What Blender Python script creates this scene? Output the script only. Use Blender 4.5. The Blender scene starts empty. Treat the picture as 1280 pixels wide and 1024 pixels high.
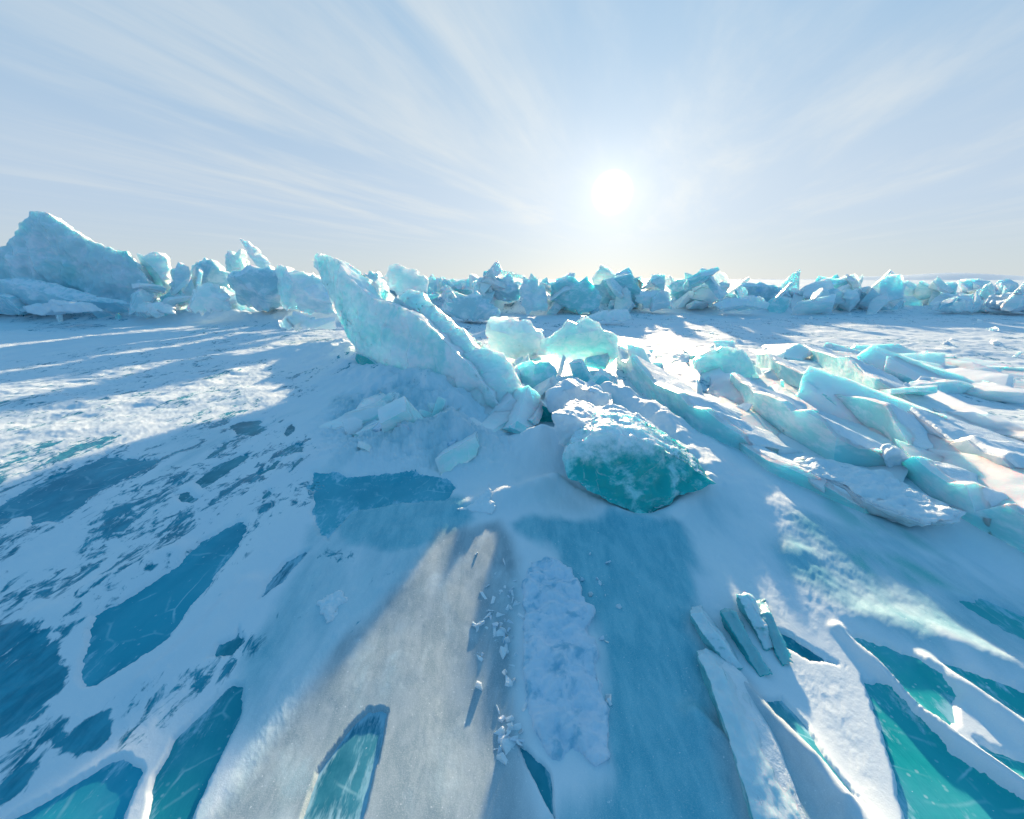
import bpy, bmesh, math, random
import numpy as np
from mathutils import Vector, geometry

random.seed(7)
rng = np.random.default_rng(11)
scene = bpy.context.scene
col = scene.collection
R = math.radians

# ------------------------------------------------------------------ camera model
CAM_H, PITCH, FPX = 1.6, R(18.26), 491.0
cP, sP = math.cos(PITCH), math.sin(PITCH)

def ray(px, py):
    dx, dy = px - 640.0, 512.0 - py
    return np.array([dx, FPX * cP + dy * sP, dy * cP - FPX * sP])

def sstep(a, b, x):
    t = np.clip((x - a) / (b - a), 0, 1)
    return t * t * (3 - 2 * t)

def base(y):
    """the snow lies a little lower around the camera than out on the plain"""
    return -0.12 * (1 - sstep(1.0, 3.4, y))

def gnd(px, py, z=0.0):
    r = ray(px, py)
    zz = z
    for _ in range(40):
        s = (zz - CAM_H) / r[2]
        zz = 0.5 * zz + 0.5 * (z + float(base(r[1] * s)))
    return np.array([r[0] * s, r[1] * s, zz])

def Z(px, py, z):
    return (px, py, gnd(px, py, z)[1])

def at(px, py, Y):
    r = ray(px, py)
    s = Y / r[1]
    return np.array([r[0] * s, Y, CAM_H + r[2] * s])

# ------------------------------------------------------------------ numpy noise
_perm = np.random.default_rng(5).permutation(256)
PERM = np.concatenate([_perm, _perm, _perm]).astype(np.int32)
_g = np.random.default_rng(9).normal(size=(256, 3))
GR = _g / np.linalg.norm(_g, axis=1)[:, None]

def perlin(p):
    i = np.floor(p).astype(np.int64)
    f = p - i
    i &= 255
    u = f * f * f * (f * (f * 6 - 15) + 10)
    out = 0
    for a in (0, 1):
        wx = u[:, 0] if a else 1 - u[:, 0]
        for b in (0, 1):
            wy = u[:, 1] if b else 1 - u[:, 1]
            for c in (0, 1):
                wz = u[:, 2] if c else 1 - u[:, 2]
                h = PERM[PERM[PERM[(i[:, 0] + a) & 255] + ((i[:, 1] + b) & 255)] + ((i[:, 2] + c) & 255)]
                g = GR[h]
                d = g[:, 0] * (f[:, 0] - a) + g[:, 1] * (f[:, 1] - b) + g[:, 2] * (f[:, 2] - c)
                out = out + wx * wy * wz * d
    return out * 1.5

def fbm(p, octv=4, gain=0.5):
    s, a, q = 0, 1.0, np.array(p, dtype=float)
    for o in range(octv):
        s = s + a * perlin(q + o * 17.3)
        a *= gain
        q = q * 2.03
    return s

_cp = np.random.default_rng(21).random((256, 3))
def cell_scoop(p):
    """squared distance to the nearest random point: scalloped, conchoidal relief"""
    i = np.floor(p).astype(np.int64)
    best = np.full(len(p), 9.0)
    for a in (-1, 0, 1):
        for b in (-1, 0, 1):
            for c in (-1, 0, 1):
                n = i + np.array([a, b, c])
                h = PERM[PERM[PERM[n[:, 0] & 255] + (n[:, 1] & 255)] + (n[:, 2] & 255)]
                d = ((n + _cp[h] - p) ** 2).sum(1)
                best = np.minimum(best, d)
    return best

def xyz(x, y, sx, sy, off=0.0):
    return np.stack([x * sx + off, y * sy - off, np.full_like(x, off * 0.37)], 1)

# ------------------------------------------------------------------ object helpers
def tag(o, label=None, cat=None, group=None, kind=None):
    if label: o['label'] = label
    if cat: o['category'] = cat
    if group: o['group'] = group
    if kind or label: o['kind'] = kind or 'thing'
    return o

def link(name, me, m, parent=None):
    o = bpy.data.objects.new(name, me)
    me.name = name
    col.objects.link(o)
    me.materials.clear()
    me.materials.append(m)
    if parent: o.parent = parent
    return o

def smooth(me):
    me.polygons.foreach_set('use_smooth', np.ones(len(me.polygons), dtype=bool))
    me.update()

def np_mesh(name, V, F):
    me = bpy.data.meshes.new(name)
    me.from_pydata([tuple(v) for v in V], [], [tuple(f) for f in F])
    me.update()
    return me

def get_co(me):
    a = np.empty(len(me.vertices) * 3)
    me.vertices.foreach_get('co', a)
    return a.reshape(-1, 3)

def get_no(me):
    a = np.empty(len(me.vertices) * 3)
    me.vertices.foreach_get('normal', a)
    return a.reshape(-1, 3)

def set_co(me, V):
    me.vertices.foreach_set('co', V.ravel())
    me.update()

def remesh(me, voxel):
    o = bpy.data.objects.new('tmp', me)
    col.objects.link(o)
    md = o.modifiers.new('r', 'REMESH')
    md.mode = 'VOXEL'
    md.voxel_size = voxel
    dg = bpy.context.evaluated_depsgraph_get()
    dg.update()
    out = bpy.data.meshes.new_from_object(o.evaluated_get(dg))
    bpy.data.objects.remove(o)
    return out

def facets(me, L, ang=24):
    """split long edges until the mesh carries fine relief, keeping broken edges hard"""
    bm = bmesh.new(); bm.from_mesh(me)
    bmesh.ops.remove_doubles(bm, verts=bm.verts[:], dist=L * .05)
    for _ in range(9):
        ed = [e for e in bm.edges if e.calc_length() > L * 1.5]
        if not ed or len(bm.verts) > 60000: break
        bmesh.ops.subdivide_edges(bm, edges=ed, cuts=1)
        bmesh.ops.triangulate(bm, faces=[f for f in bm.faces if len(f.verts) > 3])
    out = bpy.data.meshes.new('f')
    bm.to_mesh(out); bm.free()
    smooth(out)
    out.set_sharp_from_angle(angle=R(ang))
    return out

def relief(me, scoop=0.05, scale=3.0, grain=0.02, seed=0.0, stretch=(1, 1, 1), passes=1):
    for k in range(passes):
        P, Nn = get_co(me), get_no(me)
        q = P * np.array(stretch) + seed * 3.1
        d = scoop * (cell_scoop(q * scale) - 0.25) + scoop * 0.45 * (cell_scoop(q * scale * 2.7 + 4.0) - 0.25)
        d = d + grain * fbm(q * scale * 1.7 + 9.0, 5, 0.55)
        set_co(me, P + Nn * d[:, None])
    return me

def ragged(P, step, amp, seed=0):
    """subdivide a closed 3-D polygon and jitter it"""
    r = np.random.default_rng(int(seed * 1000) + 3)
    out = []
    n = len(P)
    c = P.mean(0)
    for i in range(n):
        a, b = P[i], P[(i + 1) % n]
        k = max(1, int(np.linalg.norm(b - a) / step))
        for j in range(k):
            t = j / k
            p = a + (b - a) * t
            if j: p = p + (p - c) / (np.linalg.norm(p - c) + 1e-6) * r.normal() * amp
            out.append(p)
    return np.array(out)

def prism(P, ext, back=0.85):
    bm = bmesh.new()
    c = P.mean(0)
    A = [bm.verts.new(p) for p in P]
    B = [bm.verts.new(c + (p - c) * back + ext) for p in P]
    n = len(P)
    bm.faces.new(A)
    bm.faces.new(B[::-1])
    for i in range(n):
        bm.faces.new((A[(i + 1) % n], A[i], B[i], B[(i + 1) % n]))
    bmesh.ops.triangulate(bm, faces=bm.faces[:], ngon_method='EAR_CLIP')
    bmesh.ops.recalc_face_normals(bm, faces=bm.faces[:])
    me = bpy.data.meshes.new('p')
    bm.to_mesh(me)
    bm.free()
    return me

def plane_from(anchors):
    a, b, c = [at(*q) for q in anchors]
    n = np.cross(b - a, c - a)
    n /= np.linalg.norm(n)
    cam = np.array([0, 0, CAM_H])
    if n @ (cam - a) < 0: n = -n
    return a, n

def on_plane(pl, px, py):
    a, n = pl
    cam = np.array([0, 0, CAM_H])
    r = ray(px, py)
    return cam + r * ((a - cam) @ n) / (r @ n)

def chop(me, P, n, ext, k, seed, depth):
    """break flat facets off the near side and the edges of a slab"""
    r = np.random.default_rng(int(seed * 77) + 1)
    bm = bmesh.new(); bm.from_mesh(me)
    c = P.mean(0)
    size = np.linalg.norm(P.max(0) - P.min(0))
    for i in range(k):
        ang = r.uniform(0, 6.283)
        e1 = P[0] - c; e1 = e1 - n * (e1 @ n); e1 /= np.linalg.norm(e1); e2 = np.cross(n, e1)
        o = e1 * math.cos(ang) + e2 * math.sin(ang)
        q = P[np.argmax((P - c) @ o)] - o * size * r.uniform(0, depth) * .35
        front = r.random() < .7
        nn = o * r.uniform(.25, 1.0) + (n if front else -n) * r.uniform(.5, 1.2)
        nn /= np.linalg.norm(nn)
        q = q + ext * (r.uniform(.1, .6) if front else r.uniform(.3, .7))
        g = bm.verts[:] + bm.edges[:] + bm.faces[:]
        res = bmesh.ops.bisect_plane(bm, geom=g, plane_co=Vector(q), plane_no=Vector(nn), clear_outer=True)
        ed = [e for e in res['geom_cut'] if isinstance(e, bmesh.types.BMEdge)]
        if ed: bmesh.ops.holes_fill(bm, edges=[e for e in bm.edges if e.is_boundary], sides=0)
    bmesh.ops.triangulate(bm, faces=bm.faces[:])
    bmesh.ops.recalc_face_normals(bm, faces=bm.faces[:])
    bm.to_mesh(me); bm.free()
    return me

_seed = [1.0]
def shard(name, px, plane, thick, mat, label=None, cat='ice slab', group=None, voxel=0.03, scoop=0.05, scale=3.0,
          grain=0.02, rag=None, parent=None, ext=None, back=0.85, stretch=(1, 1, 1), cuts=5, depth=.05):
    """solid slab whose near face has the outline px on a plane, thick metres deep"""
    _seed[0] += 1.37
    if isinstance(plane, (int, float)):
        P = np.array([at(x, y, plane) for x, y in px])
        n = np.array([0, -1.0, 0])
    else:
        pl = plane_from(plane)
        n = pl[1]
        P = np.array([on_plane(pl, x, y) for x, y in px])
    size = np.linalg.norm(P.max(0) - P.min(0))
    if rag is None: rag = size * 0.012
    P = ragged(P, size * 0.06, rag, _seed[0])
    if ext is None: ext = -n * thick
    me = prism(P, np.array(ext), back)
    soft = mat in (M_snow, M_crust)
    if cuts > 0 and not soft: me = chop(me, P, n, np.array(ext), cuts + 3, _seed[0], depth)
    if soft:
        me = remesh(me, voxel)
        relief(me, scoop, scale, grain, _seed[0], stretch)
        smooth(me)
    else:
        me = facets(me, voxel * 1.2)
        relief(me, scoop * .45, scale, grain * .55, _seed[0], stretch)
    o = link(name, me, mat, parent)
    if label: tag(o, label, cat, group)
    return o

def wedge(name, st, mat, label, snow=None, cat='ice slab', group=None, voxel=0.018, dip=0.9, scoop=0.02, scale=3.0, grain=0.010, lean=0.12, cap=0.03, fin=False):
    """tilted plate: st = (px, py, height, width) along the foot of its left face; the top dips to the right"""
    _seed[0] += 1.37
    r = np.random.default_rng(int(_seed[0] * 100))
    S = []
    for i in range(len(st) - 1):
        a, b = np.array(st[i], float), np.array(st[i + 1], float)
        for k in range(3):
            t = (k + (r.uniform(-.25, .25) if k else 0)) / 3
            q = a + (b - a) * t
            if fin:
                S.append((gnd(q[0], q[1]), q[2], q[3])); continue
            g = gnd(q[0], q[1])
            S.append((g, q[2] * (1 + r.normal() * 0.16) * (.5 if r.random() < .12 else 1), q[3] * (1 + r.normal() * 0.12)))
    q = st[-1]
    S.append((gnd(q[0], q[1]), q[2], q[3]))
    S = [(g_, max(h_, .004), w_) for g_, h_, w_ in S]
    def loft(off, lift, inset):
        V, F = [], []
        for g, h, w in S:
            o = np.array([0, 0, 0.0])
            if not lift:
                V += [g + (0.05, 0, -0.25), g + (-lean * h, 0, h), g + (0.06 - lean * h, 0, h + .01), g + (w, 0, h * (1 - dip)), g + (w + .1, 0, -0.25)]
            else:
                w2 = w * (1 + 0.05)
                top = np.array([-lean * h + inset, 0, h - inset * h / w * dip])
                bot = np.array([w2, 0, h * (1 - dip)])
                V += [g + top + (0, 0, -0.02), g + top + (0.02, 0, lift * .8), g + (top + bot) / 2 + (0, 0, lift * 1.3), g + bot + (0, 0, lift * .4), g + bot + (0, 0, -0.05)]
        n = 5
        m = len(S)
        for i in range(m - 1):
            for j in range(n):
                F.append((i * n + j, i * n + (j + 1) % n, (i + 1) * n + (j + 1) % n, (i + 1) * n + j))
        F.append(tuple(range(n)))
        F.append(tuple((m - 1) * n + j for j in reversed(range(n))))
        me = np_mesh('w', V, F)
        bm = bmesh.new(); bm.from_mesh(me)
        bmesh.ops.triangulate(bm, faces=bm.faces[:])
        bmesh.ops.recalc_face_normals(bm, faces=bm.faces[:])
        bm.to_mesh(me); bm.free()
        return me
    if fin:
        me = remesh(loft(0, 0, 0), voxel); smooth(me)
    else:
        me = facets(loft(0, 0, 0), voxel * 1.4, 20)
    relief(me, scoop * .6, scale, grain * .7, _seed[0], (1, 0.6, 1.4))
    o = link(name, me, mat)
    tag(o, label, cat, group)
    if snow:
        mc = remesh(loft(0, cap, 0.02), voxel)
        relief(mc, 0.016, 2.0, 0.016, _seed[0] + 5, (1, 0.5, 1))
        smooth(mc)
        link('snow_cap', mc, snow, o)
    return o

# ------------------------------------------------------------------ materials
class NT:
    def __init__(s, tree):
        s.t = tree
    def n(s, typ, props=None, **inp):
        nd = s.t.nodes.new(typ)
        for k, v in (props or {}).items(): setattr(nd, k, v)
        for k, v in inp.items():
            key = int(k[1:]) if k[0] == 'i' and k[1:].isdigit() else k.replace('_', ' ')
            s.set(nd.inputs[key], v)
        return nd
    def set(s, sock, v):
        if isinstance(v, bpy.types.NodeSocket): s.t.links.new(v, sock)
        elif isinstance(v, bpy.types.Node): s.t.links.new(v.outputs[0], sock)
        elif isinstance(v, tuple) and len(v) == 3 and sock.type == 'RGBA': sock.default_value = (*v, 1)
        else: sock.default_value = v
    def math(s, op, a, b=0.0, clamp=False):
        return s.n('ShaderNodeMath', {'operation': op, 'use_clamp': clamp}, i0=a, i1=b).outputs[0]
    def ramp(s, x, a, b, smooth=True):
        nd = s.n('ShaderNodeMapRange', {'interpolation_type': 'SMOOTHSTEP' if smooth else 'LINEAR', 'clamp': True}, Value=x)
        nd.inputs['From Min'].default_value = a
        nd.inputs['From Max'].default_value = b
        return nd.outputs[0]
    def mix(s, f, a, b):
        nd = s.n('ShaderNodeMix', {'data_type': 'RGBA'})
        s.set(nd.inputs[0], f); s.set(nd.inputs[6], a); s.set(nd.inputs[7], b)
        return nd.outputs[2]
    def noise(s, vec, scale, detail=5.0, rough=0.55, dist=0.0):
        return s.n('ShaderNodeTexNoise', Vector=vec, Scale=scale, Detail=detail, Roughness=rough, Distortion=dist).outputs[0]
    def mapping(s, vec, scale):
        return s.n('ShaderNodeMapping', Vector=vec, Scale=scale).outputs[0]
    def attr(s, name):
        return s.n('ShaderNodeAttribute', {'attribute_name': name}).outputs['Fac']

def new_mat(name):
    m = bpy.data.materials.new(name)
    m.use_nodes = True
    m.node_tree.nodes.clear()
    return m, NT(m.node_tree)

SNOW_A, SNOW_B = (0.82, 0.89, 0.93), (0.74, 0.84, 0.91)

def finish(t, m, **kw):
    b = t.n('ShaderNodeBsdfPrincipled', **kw)
    o = t.n('ShaderNodeOutputMaterial')
    t.t.links.new(b.outputs[0], o.inputs[0])
    return m

def ground_mat():
    m, t = new_mat('snow_and_lake_ice')
    pos = t.n('ShaderNodeNewGeometry').outputs['Position']
    st = t.mapping(pos, (1.0, 0.32, 1.0))
    n1 = t.noise(st, 2.2, 6, 0.6)
    n2 = t.noise(st, 14.0, 6, 0.65, 0.4)
    n3 = t.noise(pos, 60.0, 4, 0.6)
    snow = t.mix(t.ramp(n1, 0.3, 0.7), SNOW_A, SNOW_B)
    bare = t.attr('bare')
    f = t.math('ADD', bare, t.math('MULTIPLY', t.math('SUBTRACT', t.noise(st, 4.0, 7, 0.62, 0.3), 0.5), 0.9))
    f = t.math('MULTIPLY', t.ramp(f, 0.12, 0.85), t.ramp(bare, 0.0, 0.12))
    blue = t.mix(t.ramp(n2, 0.3, 0.7), (0.05, 0.42, 0.54), (0.20, 0.57, 0.67))
    c = t.mix(t.math('MULTIPLY', f, 0.92), snow, blue)
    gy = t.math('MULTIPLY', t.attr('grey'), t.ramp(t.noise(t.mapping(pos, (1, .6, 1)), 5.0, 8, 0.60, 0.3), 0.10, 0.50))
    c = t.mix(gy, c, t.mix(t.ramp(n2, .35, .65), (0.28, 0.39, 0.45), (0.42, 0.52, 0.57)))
    green = t.attr('green')
    gf = t.math('MULTIPLY', green, t.ramp(t.noise(st, 3.0, 6, 0.6, 0.5), 0.4, 0.62))
    c = t.mix(gf, c, (0.07, 0.52, 0.50))
    # small frost specks
    sp = t.ramp(t.noise(pos, 85.0, 2, 0.5), 0.68, 0.76)
    c = t.mix(t.math('MULTIPLY', sp, 0.6), c, (0.9, 0.94, 0.97))
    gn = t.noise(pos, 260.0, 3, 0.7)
    c = t.mix(t.math('MULTIPLY', t.ramp(gn, 0.42, 0.74), 0.24), t.n('ShaderNodeHueSaturation', Color=c, Value=0.93), (0.93, 0.95, 0.97))  # fine snow grain, with sun glints painted into the colour as pale speckle
    fl = t.attr('fleck')
    sf = t.n('ShaderNodeMapping', Vector=pos, Rotation=(0, 0, .12), Scale=(1.0, 0.5, 1.0)).outputs[0]
    ff = t.math('ADD', t.math('MULTIPLY', t.noise(sf, 3.6, 7, 0.66, 0.8), 0.6), t.math('MULTIPLY', t.noise(sf, 15.0, 5, 0.68, 0.9), 0.4))
    ff = t.ramp(t.math('ADD', ff, t.math('MULTIPLY', fl, 0.22)), 0.60, 0.66)
    ff = t.math('MULTIPLY', ff, t.ramp(fl, 0.02, 0.2))
    c = t.mix(ff, c, t.mix(t.ramp(n2, .3, .7), (0.010, 0.22, 0.32), (0.05, 0.36, 0.48)))
    bh = t.math('ADD', t.math('ADD', t.math('MULTIPLY', t.noise(t.mapping(pos, (1, .7, 1)), 15.0, 6, 0.65), 0.6), t.math('MULTIPLY', n3, 0.35)), t.math('MULTIPLY', gn, 0.14))
    bmp = t.n('ShaderNodeBump', Strength=t.math('SUBTRACT', 0.28, t.math('MULTIPLY', t.math('MAXIMUM', f, gy), 0.19)), Distance=0.012, Height=bh)
    rough = t.math('SUBTRACT', 0.62, t.math('MULTIPLY', t.math('MAXIMUM', f, ff), 0.36))
    return finish(t, m, Base_Color=c, Roughness=rough, IOR=1.31, Normal=bmp, Specular_IOR_Level=t.math('SUBTRACT', 0.5, t.math('MAXIMUM', t.math('MULTIPLY', ff, 0.30), t.math('MULTIPLY', f, 0.22))))

def snow_mat(name, a=SNOW_A, b=SNOW_B, frost=0.0):
    m, t = new_mat(name)
    pos = t.n('ShaderNodeNewGeometry').outputs['Position']
    n1 = t.noise(pos, 5.0, 6, 0.6)
    c = t.mix(t.ramp(n1, 0.3, 0.7), a, b)
    if frost:
        c = t.mix(t.math('MULTIPLY', t.ramp(t.noise(pos, 11.0, 5, 0.6, 0.5), 0.5, 0.68), frost), c, (0.22, 0.52, 0.68))
    bmp = t.n('ShaderNodeBump', Strength=0.6, Distance=0.02, Height=t.noise(pos, 26.0, 6, 0.65))
    return finish(t, m, Base_Color=c, Roughness=0.6, IOR=1.31, Normal=bmp, Subsurface_Weight=0.15, Subsurface_Radius=(0.06, 0.07, 0.08), Subsurface_Scale=1.0)

def ice_mat(name, clear, frosty, amount=0.5, scale=3.0, snow=0.6, sss=0.8, rad=(0.06, 0.26, 0.30), rough=0.2, snow_n=(0.35, 0.75), deep=None, dscale=6.0, dthr=(0.45, 0.6), cracks=0.3, zfrost=None):
    """broken lake ice: clear aqua body, frosted skin in patches, wind-blown snow on what faces up"""
    m, t = new_mat(name)
    g = t.n('ShaderNodeNewGeometry')
    pos = g.outputs['Position']
    st = t.n('ShaderNodeMapping', Vector=pos, Rotation=(0.5, 0.3, 0.2), Scale=(1.0, 0.6, 1.7)).outputs[0]
    n1 = t.noise(st, scale, 7, 0.62, 0.6)
    n2 = t.noise(st, scale * 5, 5, 0.65, 0.3)
    f = t.math('ADD', n1, t.math('MULTIPLY', t.math('SUBTRACT', n2, 0.5), 0.35))
    c = t.mix(t.ramp(f, 0.72 - amount * 0.5, 0.95 - amount * 0.5), clear, frosty)
    if deep:
        dn = t.noise(pos, dscale, 6, 0.6, 0.8)
        c = t.mix(t.ramp(dn, *dthr), c, deep)
    if zfrost:
        zz = t.n('ShaderNodeSeparateXYZ', Vector=pos).outputs[2]
        zz = t.math('ADD', zz, t.math('MULTIPLY', t.math('SUBTRACT', t.noise(pos, 8.0, 6, 0.68), 0.5), 0.46))
        c = t.mix(t.ramp(zz, *zfrost), c, (0.78, 0.89, 0.92))
    vor = t.n('ShaderNodeTexVoronoi', {'feature': 'DISTANCE_TO_EDGE'}, Vector=t.mix(0.12, pos, t.n('ShaderNodeTexNoise', Vector=pos, Scale=2.5).outputs[1]), Scale=scale * 0.9).outputs[0]
    crack = t.math('SUBTRACT', 1.0, t.ramp(vor, 0.0, 0.018))
    c = t.mix(t.math('MULTIPLY', t.math('MULTIPLY', crack, t.ramp(n2, .4, .6)), cracks), c, (0.85, 0.93, 0.96))
    nz = t.n('ShaderNodeSeparateXYZ', Vector=g.outputs['Normal']).outputs[2]
    sn = t.ramp(t.math('ADD', nz, t.math('MULTIPLY', t.math('SUBTRACT', t.noise(pos, 7.0, 6, 0.65), 0.5), 0.9)), *snow_n)
    sn = t.math('MULTIPLY', sn, snow)
    c = t.mix(sn, c, (0.82, 0.88, 0.94))
    bh = t.math('ADD', t.math('MULTIPLY', n2, 0.5), t.math('MULTIPLY', t.noise(pos, 35.0, 4, 0.6), 0.3))
    bmp = t.n('ShaderNodeBump', Strength=0.32, Distance=0.02, Height=bh)
    rg = t.math('ADD', t.math('MULTIPLY', sn, 0.3), t.math('ADD', rough, t.math('MULTIPLY', t.math('SUBTRACT', n1, 0.5), 0.35)))
    return finish(t, m, Base_Color=c, Roughness=rg, IOR=1.31, Normal=bmp, Subsurface_Weight=sss, Subsurface_Radius=rad, Subsurface_Scale=1.0)

def window_mat(name, a, b, dust=0.62, streak=0.3, spec=0.12):
    """dark see-into lake ice with frost specks and blown dust"""
    m, t = new_mat(name)
    pos = t.n('ShaderNodeNewGeometry').outputs['Position']
    st = t.mapping(pos, (1.0, streak, 1.0))
    c = t.mix(t.ramp(t.noise(st, 3.0, 4, 0.5, 0.3), 0.3, 0.7), a, b)
    edge = t.math('SUBTRACT', 1.0, t.ramp(t.attr('edge'), 0.0, 1.0, False))
    d = t.math('ADD', t.math('MULTIPLY', t.noise(st, 9.0, 6, 0.7, 0.4), 0.6), t.math('MULTIPLY', t.noise(st, 34.0, 4, 0.7), 0.4))
    d = t.math('ADD', d, t.math('MULTIPLY', t.math('POWER', edge, 2.0), 0.11))
    d = t.math('ADD', d, t.math('MULTIPLY', t.math('SUBTRACT', t.noise(pos, 1.7, 3), 0.5), 0.16))
    d = t.ramp(d, dust - 0.05, dust + 0.07)
    c = t.mix(t.math('MULTIPLY', d, 0.7), c, (0.45, 0.70, 0.82))
    haze = t.ramp(t.noise(pos, 3.2, 6, 0.62), 0.40, 0.75)
    c = t.mix(t.math('MULTIPLY', haze, 0.42), c, (0.15, 0.5, 0.62))
    warp = t.mix(0.06, pos, t.n('ShaderNodeTexNoise', Vector=pos, Scale=4.0, Detail=5.0).outputs[1])
    for sc_, wd, am in ((1.7, 0.006, 0.55), (4.5, 0.010, 0.30)):
        vor = t.n('ShaderNodeTexVoronoi', {'feature': 'DISTANCE_TO_EDGE'}, Vector=warp, Scale=sc_).outputs[0]
        crack = t.math('MULTIPLY', t.math('SUBTRACT', 1.0, t.ramp(vor, 0.0, wd * sc_)), t.ramp(t.noise(pos, 1.6 * sc_, 3), 0.48, 0.62))
        c = t.mix(t.math('MULTIPLY', crack, am), c, (0.45, 0.74, 0.82))
    bub = t.n('ShaderNodeTexVoronoi', Vector=pos, Scale=24.0).outputs[0]
    bub = t.math('MULTIPLY', t.math('SUBTRACT', 1.0, t.ramp(bub, 0.08, 0.2)), t.ramp(t.noise(pos, 2.2, 3), 0.52, 0.66))
    c = t.mix(t.math('MULTIPLY', bub, 0.6), c, (0.6, 0.8, 0.86))
    sp = t.ramp(t.noise(pos, 70.0, 2, 0.5), 0.74, 0.80)
    c = t.mix(t.math('MULTIPLY', sp, 0.8), c, (0.8, 0.9, 0.95))
    bmp = t.n('ShaderNodeBump', Strength=0.25, Distance=0.02, Height=t.noise(st, 12.0, 5, 0.6))
    return finish(t, m, Base_Color=c, Roughness=t.math('ADD', 0.38, t.math('MULTIPLY', d, 0.25)), IOR=1.31, Normal=bmp, Specular_IOR_Level=spec, Coat_Weight=.06, Coat_Roughness=.08, Coat_IOR=1.31)

M_ground = ground_mat()
M_snow = snow_mat('drifted_snow')
M_crust = snow_mat('crusted_snow', (0.74, 0.82, 0.92), (0.62, 0.76, 0.87), 0.85)
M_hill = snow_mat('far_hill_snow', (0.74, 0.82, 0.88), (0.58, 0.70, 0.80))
M_shard = ice_mat('frosted_shard_ice', (0.62, 0.86, 0.85), (0.90, 0.95, 0.95), 0.66, 1.8, 0.7, sss=.6, rad=(.16,.30,.31), rough=.12, deep=(0.40, 0.80, 0.78), dscale=1.6, dthr=(.50, .66), cracks=.6)
M_clear = ice_mat('clear_shard_ice', (0.68, 0.90, 0.88), (0.92, 0.96, 0.95), 0.60, 4.5, 0.5, sss=.7, rad=(0.16, 0.30, 0.30), rough=.12, deep=(0.48, 0.76, 0.77), dscale=9.0, dthr=(0.55, 0.72))
M_plate = ice_mat('aqua_plate_ice', (0.36, 0.74, 0.76), (0.72, 0.87, 0.91), 0.55, 3.0, 0.85, snow_n=(0.25, 0.6))
M_plate2 = ice_mat('snowy_plate_ice', (0.30, 0.68, 0.72), (0.72, 0.86, 0.91), 0.6, 2.4, 0.95, snow_n=(0.15, 0.5))
M_block = ice_mat('ridge_block_ice', (0.60, 0.79, 0.83), (0.84, 0.89, 0.92), 0.60, 1.6, 0.9, sss=.6, rad=(0.15, 0.32, 0.36))
M_deepb = ice_mat('deep_blue_block_ice', (0.42, 0.68, 0.75), (0.76, 0.85, 0.90), 0.58, 1.5, 0.85, sss=.6, rad=(0.12, 0.28, 0.32))
M_mount = ice_mat('weathered_mount_ice', (0.52, 0.74, 0.79), (0.74, 0.82, 0.88), 0.55, 1.0, 0.9, sss=.45, rad=(0.16, 0.3, 0.33), deep=(0.30, 0.66, 0.70), dscale=.8, dthr=(.5, .7))
M_pale = ice_mat('pale_block_ice', (0.66, 0.86, 0.88), (0.87, 0.93, 0.95), 0.64, 2.0, 0.9, sss=.6, rad=(0.22, 0.32, 0.34))
M_teal = ice_mat('teal_underside_ice', (0.015, 0.42, 0.41), (0.40, 0.74, 0.76), 0.34, 4.0, 0.7, sss=0.45, rad=(0.03, 0.16, 0.17), rough=0.22, snow_n=(0.6, 0.95), cracks=.1)
M_splint = ice_mat('grey_green_splinter_ice', (0.16, 0.50, 0.52), (0.60, 0.80, 0.81), 0.5, 4.0, 0.7, sss=0.4, rad=(0.01, 0.04, 0.04), rough=.12, cracks=.0)
M_fin = ice_mat('clear_teal_fin_ice', (0.02, 0.36, 0.39), (0.20, 0.58, 0.60), 0.30, 4.0, 0.3, sss=0.4, rad=(0.01, 0.05, 0.05), rough=.12, cracks=.0)
M_under = ice_mat('frosted_teal_underside', (0.010, 0.42, 0.41), (0.40, 0.76, 0.78), 0.50, 4.0, 0.8, sss=0.4, rad=(0.03, 0.14, 0.15), rough=0.12, snow_n=(0.8, 1.0), cracks=.25, zfrost=(.27, .46))
M_win_blue = window_mat('dark_blue_ice', (0.008, 0.23, 0.34), (0.03, 0.38, 0.50))
M_win_deep = window_mat('deep_teal_ice', (0.006, 0.19, 0.26), (0.02, 0.31, 0.39), 0.62)
M_win_teal = window_mat('green_teal_ice', (0.006, 0.34, 0.37), (0.03, 0.45, 0.47), 0.62, 0.35)
M_win_dust = window_mat('dusted_blue_ice', (0.015, 0.16, 0.25), (0.03, 0.24, 0.34), 0.52, 0.22)
M_win_soft = window_mat('hazy_blue_ice', (0.03, 0.34, 0.45), (0.09, 0.46, 0.57), 0.58, 0.5)

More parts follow.
